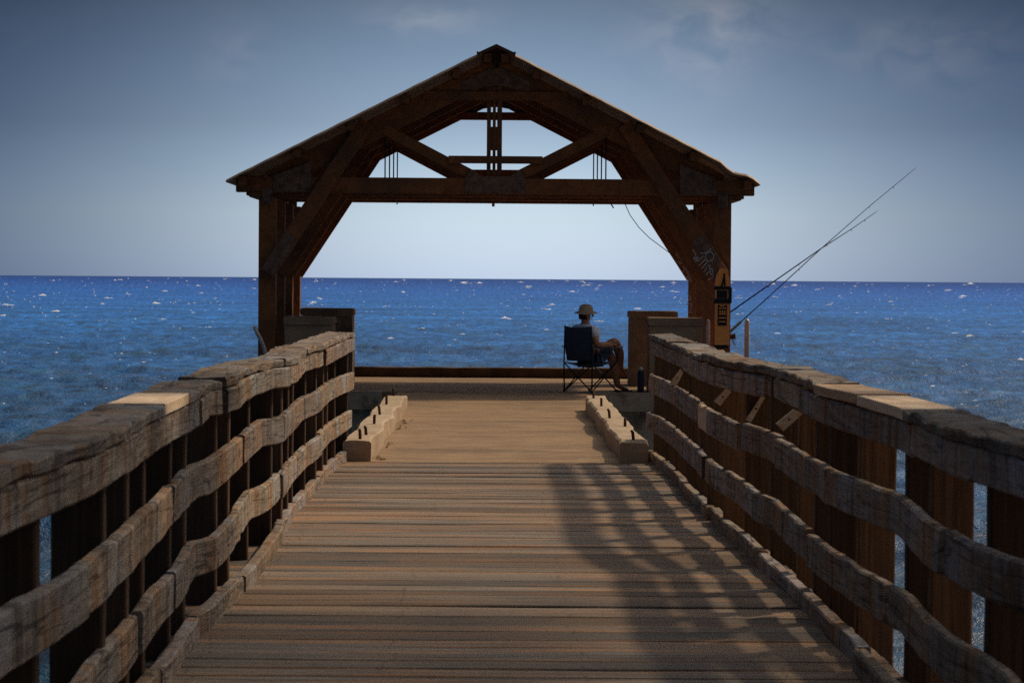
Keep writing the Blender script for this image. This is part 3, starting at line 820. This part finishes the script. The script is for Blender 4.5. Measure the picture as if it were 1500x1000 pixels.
# ------------------------------------------------------------------ unseen shore and tree, added only to darken the near boardwalk
mb = MB(); grid_slab(mb, 4.6, 40, -30, 17, -2.75, -4.5, (16, 20), .25, 9)  # unseen ground put in to carry the added tree
tag(mb.build("shore", simple("beach_sand", (.38, .29, .19), .95, 0, .2, 6)), kind='structure')
def shade_tree(x, y, cz, rx, ry, rz_, n, seed):
    rr = random.Random(seed)
    t = tag(empty("unseen_shade_tree", (x, y, -2.7)), "broad leafy tree added out of view to cast shade over the near boardwalk", "tree")
    O = Vector((x, y, -2.7))
    mb = MB()
    mb.tube([Vector((1.2, .3, -.3)), Vector((1.0, .2, 2.5)), Vector((.4, 0, 5.5)), Vector((0, 0, cz + 2.7))], [.30, .24, .18, .08], 10)
    cl = []
    for k in range(34):
        a = rr.uniform(0, 6.283); r_ = rr.random() ** .5
        cl.append(Vector((rx * r_ * math.cos(a), ry * r_ * math.sin(a), cz + 2.7 + rz_ * rr.uniform(-1, 1) * (1 - r_ * r_) ** .5)))
    for c in cl[::2]:
        b0 = Vector((.4, 0, 5.0)); mb.tube([b0, b0.lerp(c, .5) + Vector((0, 0, -.3)), c], [.09, .05, .02], 6)
    mb.build("trunk", M['post'], t)
    mb = MB()
    for k in range(n):
        c = rr.choice(cl); p = c + Vector((rr.gauss(0, .55), rr.gauss(0, .65), rr.gauss(0, .35)))
        gap = False                                # leaves left out so sun reaches the pale cap boards
        for (gx, gy, gr) in ((-1.25, 9.95, .33), (1.55, 10.3, .34), (1.55, 11.3, .3), (1.55, 12.0, .3)):
            w_ = p + O - Vector((gx, gy, 1.1)); gap = gap or (w_ - SUN * w_.dot(SUN)).length < gr
        if gap: continue
        d = Vector((rr.uniform(-1, 1), rr.uniform(-1, 1), rr.uniform(-.6, .6))).normalized(); u = d.cross(Vector((rr.uniform(-1, 1), rr.uniform(-1, 1), 1))).normalized()
        l = rr.uniform(.06, .11); w_ = l * .42
        mb.add([p - d * l, p + u * w_, p + d * l, p - u * w_], [(0, 1, 2, 3)])
    mb.build("crown", simple("tree_leaf", (.055, .085, .030), .7, 0, .4, 3), t)
shade_tree(4.9, 10.9, 7.2, 2.8, 4.9, 1.3, 30000, 5)

# ------------------------------------------------------------------ small things on and around the pavilion
M['orange'] = simple("sun_faded_orange_foam", (1.0, .34, .075), .6, 0, .08, 14)
M['black'] = simple("black_webbing", (.012, .012, .013), .7, 0, .3, 40)
M['pipe'] = simple("pale_grey_pipe", (.52, .45, .37), .35, .2, .2, 12, .5)
M['rodm'] = simple("dark_rod_blank", (.012, .013, .016), .35, 0, .3, 20, .5)
fl = tag(empty("rescue_float", W(1057, 505, YF - .30)), "tall orange rescue float with black straps hung on the right pavilion post", "rescue float")
FO = Vector(fl.location)
def fbuild(mb, name, mat, parent=fl):
    mb.v = [tuple(Vector(p) - FO) for p in mb.v]; return mb.build(name, mat, parent)
sc = YF / F
ol = []
w, hgt = 21.5 * sc / 2, 111 * sc
for k in range(13):
    a = math.pi * k / 12
    ol.append((w * math.cos(a) * .98, hgt - 22 * sc + 22 * sc * math.sin(a)))
ol = [(w * .98, 0), ] + ol + [(-w * .98, 0)]
mb = MB(); mb.prism(ol, (FO.x, YF - .26, FO.z), (1, 0, 0), (0, 0, 1), .075); fbuild(mb, "float_body", M['orange'])
mb = MB(); z0 = FO.z
mb.box(FO.x - w - .012, FO.x + w + .012, YF - .345, YF - .255, z0 + 80 * sc, z0 + 85 * sc, .008)
mb.box(FO.x - w - .012, FO.x + w + .012, YF - .345, YF - .255, z0 + 60 * sc, z0 + 67 * sc, .008)
mb.box(FO.x + w - .02, FO.x + w + .025, YF - .35, YF - .20, z0 + 60 * sc, z0 + 84 * sc, .02)
mb.tube([(FO.x - .02, YF - .342, z0 + 84 * sc), (FO.x + .005, YF - .345, z0 + 92 * sc), (FO.x + .022, YF - .342, z0 + 104 * sc), (FO.x + .03, YF - .342, z0 + 86 * sc)], .012, 6)
fbuild(mb, "strap", M['black'])
mb = MB()
mb.box(FO.x - w * .78, FO.x + w * .62, YF - .342, YF - .334, z0 + 67.5 * sc, z0 + 79 * sc, .002)
mb.box(FO.x - w * .62, FO.x + w * .60, YF - .342, YF - .334, z0 + 28 * sc, z0 + 58 * sc, .002)
pn = fbuild(mb, "panel", M['black'])
mb = MB()
for zz_, ln in ((33, .8), (38.5, .9), (44, .85), (52.5, .9), (56, .6)):
    mb.box(FO.x - w * .55 * ln, FO.x + w * .53 * ln, YF - .347, YF - .3425, z0 + zz_ * sc, z0 + (zz_ + 1.5) * sc, .001)
for bx in (-.4, -.1, .22):
    mb.box(FO.x + w * bx, FO.x + w * (bx + .16), YF - .347, YF - .3425, z0 + 46 * sc, z0 + 50 * sc, .001)
fbuild(mb, "marking", M['orange'], pn)
mb = MB(); mb.box(FO.x - w * 1.02, FO.x + w * .85, YF - .33, YF - .12, z0 - 5 * sc, z0 - .1 * sc, .006); fbuild(mb, "hanger", M['black'])

def pipe(px, ptop, y, rad, label):
    top = W(px, ptop, y)
    mb = MB(); mb.lathe([(rad, 0.004), (rad, top.z - .06), (rad * .85, top.z - .02), (rad * .35, top.z)], (top.x, y, 0), 16)
    tag(mb.build("rod_holder", M['pipe']), label, "pipe", "upright pipes beside the right pavilion post")
pipe(1036.5, 467, 35.88, .036, "short pale upright pipe between the low wall and the orange float")
pipe(1094, 467, 36.0, .037, "pale upright pipe standing alone right of the orange float")

def rod(path, y0, y1, r0, r1, label, handle, reel):
    t = tag(empty("fishing_rod", (0, 0, 0)), label, "fishing rod", "fishing rods leaning out over the sea")
    n = len(path); pts = [W(px, py, y0 + (y1 - y0) * i / (n - 1)) for i, (px, py) in enumerate(path)]
    # resample finely
    fine = []
    for a, b in zip(pts[:-1], pts[1:]):
        fine += [a.lerp(b, k / 6) for k in range(6)]
    fine.append(pts[-1])
    rs = [r0 + (r1 - r0) * (i / (len(fine) - 1)) ** .7 for i in range(len(fine))]
    mb = MB(); mb.tube(fine, rs, 8); mb.build("blank", M['rodm'], t)
    mb = MB(); mb.tube([pts[0], pts[0].lerp(pts[1], handle)], r0 * 1.9, 10); mb.build("handle", M['black'], t)
    for f_ in (.22, .38, .52, .66, .8, .93):
        i = int(f_ * (len(fine) - 1)); p = fine[i]; d = (fine[min(i + 1, len(fine) - 1)] - fine[i - 1]).normalized()
        dn = Vector((0, 0, -1)) - d * d.dot(Vector((0, 0, -1))); dn.normalize(); c = p + dn * .014
        s = d.cross(dn)
        mb = MB(); mb.tube([c + .011 * (math.cos(a) * dn + math.sin(a) * s) for a in [2 * math.pi * k / 10 for k in range(11)]], .0022, 5); mb.build("line_guide", M['iron'], t)
    if reel:
        c = W(*reel)
        mb = MB(); mb.tube([c + Vector((-.04, 0, 0)), c + Vector((-.015, 0, 0)), c + Vector((.03, 0, .004)), c + Vector((.045, 0, .005))], [.045, .04, .04, .05], 14); mb.tube([c, c + Vector((.02, -.03, -.10)), c + Vector((.05, -.03, -.11))], .008, 6)
        mb.tube([c, pts[0].lerp(pts[1], .18)], .010, 6); mb.build("reel", M['rust'], t)
rod([(1047, 472.5), (1068, 458), (1135, 411), (1203, 363.5), (1246, 336), (1285.5, 308.6)], 36.5, 37.6, .016, .004, "thicker black fishing rod, the one crossing above with the shorter lower tip", .9, None)
rod([(1050, 503), (1068, 486.5), (1135, 426), (1203, 363.5), (1272, 303), (1342, 245)], 36.5, 37.8, .0115, .0035, "thinner fishing rod with reel, its long tip reaching highest into the sky", 1.9, (1072, 493, 36.5))

# crooked stick by the left post, hanging wire
mb = MB(); mb.tube([W(372, 478, 35.6), W(377, 489, 35.6), W(381, 496, 35.6), W(386, 508, 35.6), W(391, 530, 35.6), W(394, 575, 35.6)], [.026, .03, .028, .026, .026, .024], 8)
tag(mb.build("stick", M['pipe']), "pale crooked stick leaning beside the left pavilion post", "stick")
mb = MB(); mb.tube([W(914, 297, 36.3), W(922, 315, 36.3), W(935, 333, 36.3), W(950, 348, 36.3), W(966, 360, 36.3), W(996, 382, 36.3)], .006, 6)
tag(mb.build("hanging_wire", M['black']), "thin black wire sagging from the tie beam to the right brace", "wire")
mb = MB(); mb.tube([W(893, 297, 36.0), W(895, 300, 36.0), W(898, 305, 36.0)], .01, 6)
tag(mb.build("hook", M['iron']), "small dark hook under the tie beam near the wire", "hook")

# ------------------------------------------------------------------ camp chair and seated person
CH = Vector((1.36, 35.95, 0.006)); ANG = R(45)
S2 = .70710678
def L2W(f, r, z): return Vector((f * S2 + r * S2, f * S2 - r * S2, z))   # local to chair origin
M['navy'] = simple("dark_navy_canvas", (.036, .050, .068), .85, 0, .3, 30)
M['flask'] = simple('dark_blue_enamel', (.010, .016, .034), .4, 0, .1, 10)
M['frame'] = simple("black_chair_tube", (.012, .012, .014), .5, .2)
M['skin'] = simple("tanned_skin", (.42, .19, .095), .55, 0, .15, 12)
M['shirt'] = simple("pale_grey_cotton", (.76, .75, .75), .9, 0, .08, 10)
M['short'] = simple("dark_blue_shorts", (.035, .045, .075), .9, 0, .2, 12)
M['hat'] = simple("beige_canvas_hat", (.46, .335, .20), .9, 0, .15, 14)
M['hair'] = simple("dark_hair", (.015, .011, .009), .8, 0, .3, 30)
chair = tag(empty("camp_chair", CH), "dark folding camp chair with thin crossed legs under the seated person", "chair")
sw, sd = .265, .26
seat_c = {(fx, rx): L2W(fx * .25, rx * .265, .43 if fx > 0 else .40) for fx in (-1, 1) for rx in (-1, 1)}
foot = {(fx, rx): L2W(fx * sd, rx * sw, .012) for fx in (-1, 1) for rx in (-1, 1)}
for (a, b) in (((-1, -1), (-1, 1)), ((-1, 1), (-1, -1)), ((1, -1), (1, 1)), ((1, 1), (1, -1)), ((-1, -1), (1, -1)), ((1, -1), (-1, -1)), ((-1, 1), (1, 1)), ((1, 1), (-1, 1))):
    mb = MB(); mb.tube([foot[a], seat_c[b]], .0095, 8); mb.build("leg", M['frame'], chair)
for rx in (-1, 1):
    mb = MB(); mb.tube([foot[(-1, rx)], L2W(-.265, rx * .27, .40), L2W(-.262, rx * .265, .63), L2W(-.27, rx * .25, .93)], .0105, 8); mb.build("back_pole", M['frame'], chair)
    mb = MB(); mb.tube([seat_c[(1, rx)], L2W(.27, rx * .28, .62)], .0095, 8); mb.build("arm_pole", M['frame'], chair)
    mb = MB(); rg = []
    for k in range(9):
        f_ = -.27 + .60 * k / 8; z_ = .632 - .02 * math.sin(math.pi * k / 8)
        rg.append([L2W(f_, rx * .28 - .035, z_), L2W(f_, rx * .28 + .035, z_), L2W(f_, rx * .28 + .033, z_ + .012), L2W(f_, rx * .28 - .033, z_ + .012)])
    mb.loops(rg); mb.build("armrest", M['navy'], chair)
for fx, rx in foot:
    mb = MB(); p = foot[(fx, rx)]; mb.lathe([(.018, -.012), (.02, .0), (.016, .02), (.01, .028)], p, 10); mb.build("foot_cap", M['frame'], chair)
def sheet(P, nu, nv, th):
    mb = MB()
    g = [[P(u / nu, v / nv) for v in range(nv + 1)] for u in range(nu + 1)]
    g2 = [[P(u / nu, v / nv, th) for v in range(nv + 1)] for u in range(nu + 1)]
    V = [p for r_ in g for p in r_] + [p for r_ in g2 for p in r_]; n = (nu + 1) * (nv + 1); Fc = []
    for u in range(nu):
        for v in range(nv):
            a = u * (nv + 1) + v; Fc.append((a, a + 1, a + nv + 2, a + nv + 1)); Fc.append((n + a, n + a + nv + 1, n + a + nv + 2, n + a + 1))
    bd = [v for v in range(nv)] + [u * (nv + 1) + nv for u in range(nu)] + [nu * (nv + 1) + v for v in range(nv, 0, -1)] + [u * (nv + 1) for u in range(nu, 0, -1)]
    for k in range(len(bd)):
        a, b = bd[k], bd[(k + 1) % len(bd)]; Fc.append((a, n + a, n + b, b))
    mb.add(V, Fc, True); return mb
def backP(u, v, th=0):
    r_ = (u - .5) * .52; z_ = .44 + .49 * v
    sag = .035 * (1 - (2 * u - 1) ** 2); top = -.022 * (1 - (2 * u - 1) ** 2) * v
    f_ = -.235 - .045 * v - sag * .7
    if v < .2: f_ = -.235 - sag * .7 + .02 * (1 - v / .2)
    return L2W(f_ + th, r_, z_ + top)
sheet(backP, 10, 8, .012).build("backrest", M['navy'], chair)
def seatP(u, v, th=0):
    f_ = -.25 + .50 * v; r_ = (u - .5) * .53
    return L2W(f_, r_, .41 + .03 * v - .055 * math.sin(math.pi * v) * (1 - .5 * abs(2 * u - 1)) - .03 * (1 - (2 * u - 1) ** 2) + th)
sheet(seatP, 10, 10, .012).build("seat", M['navy'], chair)
def skirtP(u, v, th=0):    # fabric side panel hanging under the arm at the back corner
    return L2W(-.25 + .30 * u * (1 - v * .3), .268 + th, .56 - .16 * v - .03 * u)

person = tag(empty("person", CH), "seated person in beige bucket hat and grey shirt, seen from behind with crossed bare legs", "person")
def skin_mesh(name, nodes, edges, mat, parent, sub=2, root=0):
    me = bpy.data.meshes.new(name + "_cage")
    me.from_pydata([n[0] for n in nodes], edges, [])
    ob = bpy.data.objects.new(name + "_cage", me); COL.objects.link(ob)
    md_ = ob.modifiers.new("s", 'SKIN'); md_.use_smooth_shade = True
    sv = me.skin_vertices[0].data
    for i, n in enumerate(nodes):
        r_ = n[1]; sv[i].radius = (r_, r_) if not hasattr(r_, '__len__') else r_
        sv[i].use_root = (i == root)
    sb = ob.modifiers.new("u", 'SUBSURF'); sb.levels = sub; sb.render_levels = sub
    dg = bpy.context.evaluated_depsgraph_get(); dg.update()
    ev = ob.evaluated_get(dg); res = bpy.data.meshes.new_from_object(ev)
    bpy.data.objects.remove(ob); bpy.data.meshes.remove(me)
    for p in res.polygons: p.use_smooth = True
    res.name = name; res.materials.clear(); res.materials.append(mat)
    o = bpy.data.objects.new(name, res); COL.objects.link(o); o.parent = parent
    return o
Lw = L2W
nodes = [(Lw(0, 0, .50), (.135, .11)),          #0 pelvis
         (Lw(-.06, 0, .66), (.135, .105)),      #1 waist
         (Lw(-.10, 0, .80), (.155, .11)),       #2 chest
         (Lw(-.125, 0, .89), (.085, .065)),      #3 upper chest
         (Lw(-.125, 0, .965), .055),            #4 neck
         (Lw(-.115, .0, 1.02), (.070, .075)),   #5 skull base / jaw
         (Lw(-.11, .0, 1.10), (.078, .092)),    #6 skull
         (Lw(-.115, .0, 1.165), (.06, .07)),    #7 crown
         (Lw(-.12, .175, .862), .054),          #8 R shoulder
         (Lw(-.18, .265, .67), .056),           #9 R elbow
         (Lw(.05, .275, .668), .042),           #10 R wrist
         (Lw(-.12, -.175, .862), .054),         #11 L shoulder
         (Lw(-.14, -.27, .67), .047),           #12 L elbow
         (Lw(.08, -.25, .67), .034),            #13 L wrist
         (Lw(.04, .10, .48), .105),             #14 R hip
         (Lw(.40, .08, .715), .080),            #15 R knee (crossed on top)
         (Lw(.55, .05, .53), .072),             #16 R calf
         (Lw(.62, .0, .33), .044),            #17 R ankle
         (Lw(.04, -.10, .47), .095),            #18 L hip
         (Lw(.42, -.03, .54), .078),            #19 L knee
         (Lw(.455, .04, .33), .068),            #20 L calf
         (Lw(.47, .08, .085), .046),            #21 L ankle
         (Lw(.58, .10, .035), (.040, .026)),    #22 L ball of foot
         (Lw(.66, .11, .026), (.034, .018)),    #23 L toes
         (Lw(.70, -.02, .26), (.040, .030)),   #24 R ball
         (Lw(.76, -.025, .20), (.034, .020)),  #25 R toes
         (Lw(.12, .275, .668), (.034, .018)),   #26 R palm
         (Lw(.15, -.245, .67), (.034, .016)),   #27 L palm
         ]
edges = [(0, 1), (1, 2), (2, 3), (3, 4), (4, 5), (5, 6), (6, 7), (3, 8), (8, 9), (9, 10), (3, 11), (11, 12), (12, 13), (0, 14), (14, 15), (15, 16), (16, 17),
         (0, 18), (18, 19), (19, 20), (20, 21), (21, 22), (22, 23), (17, 24), (24, 25), (10, 26), (13, 27)]
for palm, sgn in ((26, 1), (27, -1)):
    base = nodes[palm][0]
    for k, ln in enumerate((.066, .076, .070, .055)):
        o1 = L2W(.035, (k - 1.5) * .019, 0); o2 = L2W(.035 + ln * .55, (k - 1.5) * .021, -.008); o3 = L2W(.035 + ln, (k - 1.5) * .021, -.032)
        i = len(nodes)
        nodes += [(base + o1, .0095), (base + o2, .0088), (base + o3, .0075)]
        edges += [(palm, i), (i, i + 1), (i + 1, i + 2)]
    i = len(nodes)
    nodes += [(base + L2W(-.01, -sgn * .042, -.004), .0105), (base + L2W(.025, -sgn * .062, -.012), .009)]
    edges += [(palm, i), (i, i + 1)]
body = skin_mesh("body", nodes, edges, M['skin'], person)
# face: nose, ears, brow
face_dir = Vector((math.sin(R(75)), math.cos(R(75)), 0)); fr = Vector((face_dir.y, -face_dir.x, 0))
hc = Lw(-.11, 0, 1.075)
mb = MB()
mb.tube([hc + face_dir * .075 + Vector((0, 0, .03)), hc + face_dir * .108 + Vector((0, 0, -.005)), hc + face_dir * .085 + Vector((0, 0, -.018))], [.010, .016, .012], 8)
mb.build("nose", M['skin'], person)
for s in (-1, 1):
    mb = MB(); mb.tube([hc + fr * s * .078 + Vector((0, 0, .025)), hc + fr * s * .090 - face_dir * .012 + Vector((0, 0, .002)), hc + fr * s * .08 + Vector((0, 0, -.025))], [.012, .018, .010], 8); mb.build("ear", M['skin'], person)
    mb = MB(); c = hc + face_dir * .080 + fr * s * .032 + Vector((0, 0, .022)); mb.lathe([(.001, -.010), (.009, -.005), (.0105, 0), (.009, .005), (.001, .010)], c, 10); mb.build("eye", M['black'], person)
mb = MB(); mb.tube([hc + face_dir * .081 + fr * .025 + Vector((0, 0, -.042)), hc + face_dir * .090 + Vector((0, 0, -.042)), hc + face_dir * .081 - fr * .025 + Vector((0, 0, -.042))], .006, 6); mb.build("mouth", simple("lips", (.20, .07, .05), .5), person)
# hair at the back of the head
mb = MB(); rings = []
for k in range(7):
    z_ = -.055 + .115 * k / 6
    rings.append([hc + Vector((0, 0, z_)) + (.084 + .010 * math.sin(math.pi * k / 6)) * (math.cos(a) * -face_dir * 1.12 + math.sin(a) * fr * .95) for a in np.linspace(-1.5, 1.5, 11)] +
                 [hc + Vector((0, 0, z_)) + .05 * (math.cos(a) * -face_dir + math.sin(a) * fr) for a in np.linspace(1.5, -1.5, 11)])
mb.loops(rings, True); mb.build("hair", M['hair'], person)
# bucket hat
ht = MB(); c = hc + Vector((0, 0, .045))
prof = [(.088, .0), (.160, -.022), (.163, -.016), (.103, .018), (.101, .045), (.092, .075), (.072, .100), (.040, .114), (.002, .118)]
n = 28; rings = []
for r_, z_ in prof:
    rings.append([c + Vector((r_ * math.cos(2 * math.pi * k / n), r_ * math.sin(2 * math.pi * k / n), z_ + (.010 * math.cos(4 * math.pi * k / n) if r_ > .15 else 0))) for k in range(n)])
ht.loops(rings, True); ht.build("hat", M['hat'], person)
# shirt: torso and short sleeves
sn = [(Lw(.0, 0, .50), (.150, .125)), (Lw(-.06, 0, .66), (.152, .12)), (Lw(-.10, 0, .80), (.185, .130)), (Lw(-.125, 0, .90), (.135, .095)), (Lw(-.125, 0, .95), (.068, .064)),
      (Lw(-.12, .185, .882), .092), (Lw(-.155, .235, .745), .084), (Lw(-.12, -.185, .882), .090), (Lw(-.135, -.235, .765), .070)]
skin_mesh("shirt", sn, [(0, 1), (1, 2), (2, 3), (3, 4), (3, 5), (5, 6), (3, 7), (7, 8)], M['shirt'], person)
pn_ = [(Lw(.0, 0, .47), (.152, .12)), (Lw(.05, .105, .475), .108), (Lw(.28, .09, .63), .108), (Lw(.05, -.105, .465), .108), (Lw(.29, -.08, .505), .096)]
skin_mesh("shorts", pn_, [(0, 1), (1, 2), (0, 3), (3, 4)], M['short'], person)
for (a_, b_, c_) in (((.455, .075, .03), (.60, .10, .012), (.70, .112, .012)),):
    mb = MB(); rg = []
    for k in range(9):
        t_ = k / 8; f_ = .44 + .27 * t_; w_ = .034 + .016 * math.sin(math.pi * min(1, t_ * 1.1)); r_ = .075 + .04 * t_
        rg.append([L2W(f_, r_ - w_, .0), L2W(f_, r_ + w_, .0), L2W(f_, r_ + w_, .014), L2W(f_, r_ - w_, .014)])
    mb.loops(rg); mb.build("sandal", M['black'], person)

# flask standing between the chair and the low wall
fk = W(938, 577, 35.82)
ft = tag(empty("flask", (fk.x, 35.82, .006)), "slim dark blue flask with pale top standing by the low wall", "flask")
mb = MB(); mb.lathe([(.044, 0), (.047, .01), (.047, .27), (.040, .30), (.030, .315)], (0, 0, 0), 20); mb.build("flask_body", M['flask'], ft)
mb = MB(); mb.lathe([(.031, .316), (.033, .33), (.033, .352), (.025, .362)], (0, 0, 0), 20); mb.build("lid", M['pipe'], ft)

# ------------------------------------------------------------------ render settings
scene.view_settings.view_transform = 'Standard'
scene.view_settings.look = 'None'
scene.view_settings.exposure = 0.0
scene.view_settings.gamma = 1.0
scene.cycles.use_denoising = False
scene.cycles.max_bounces = 6
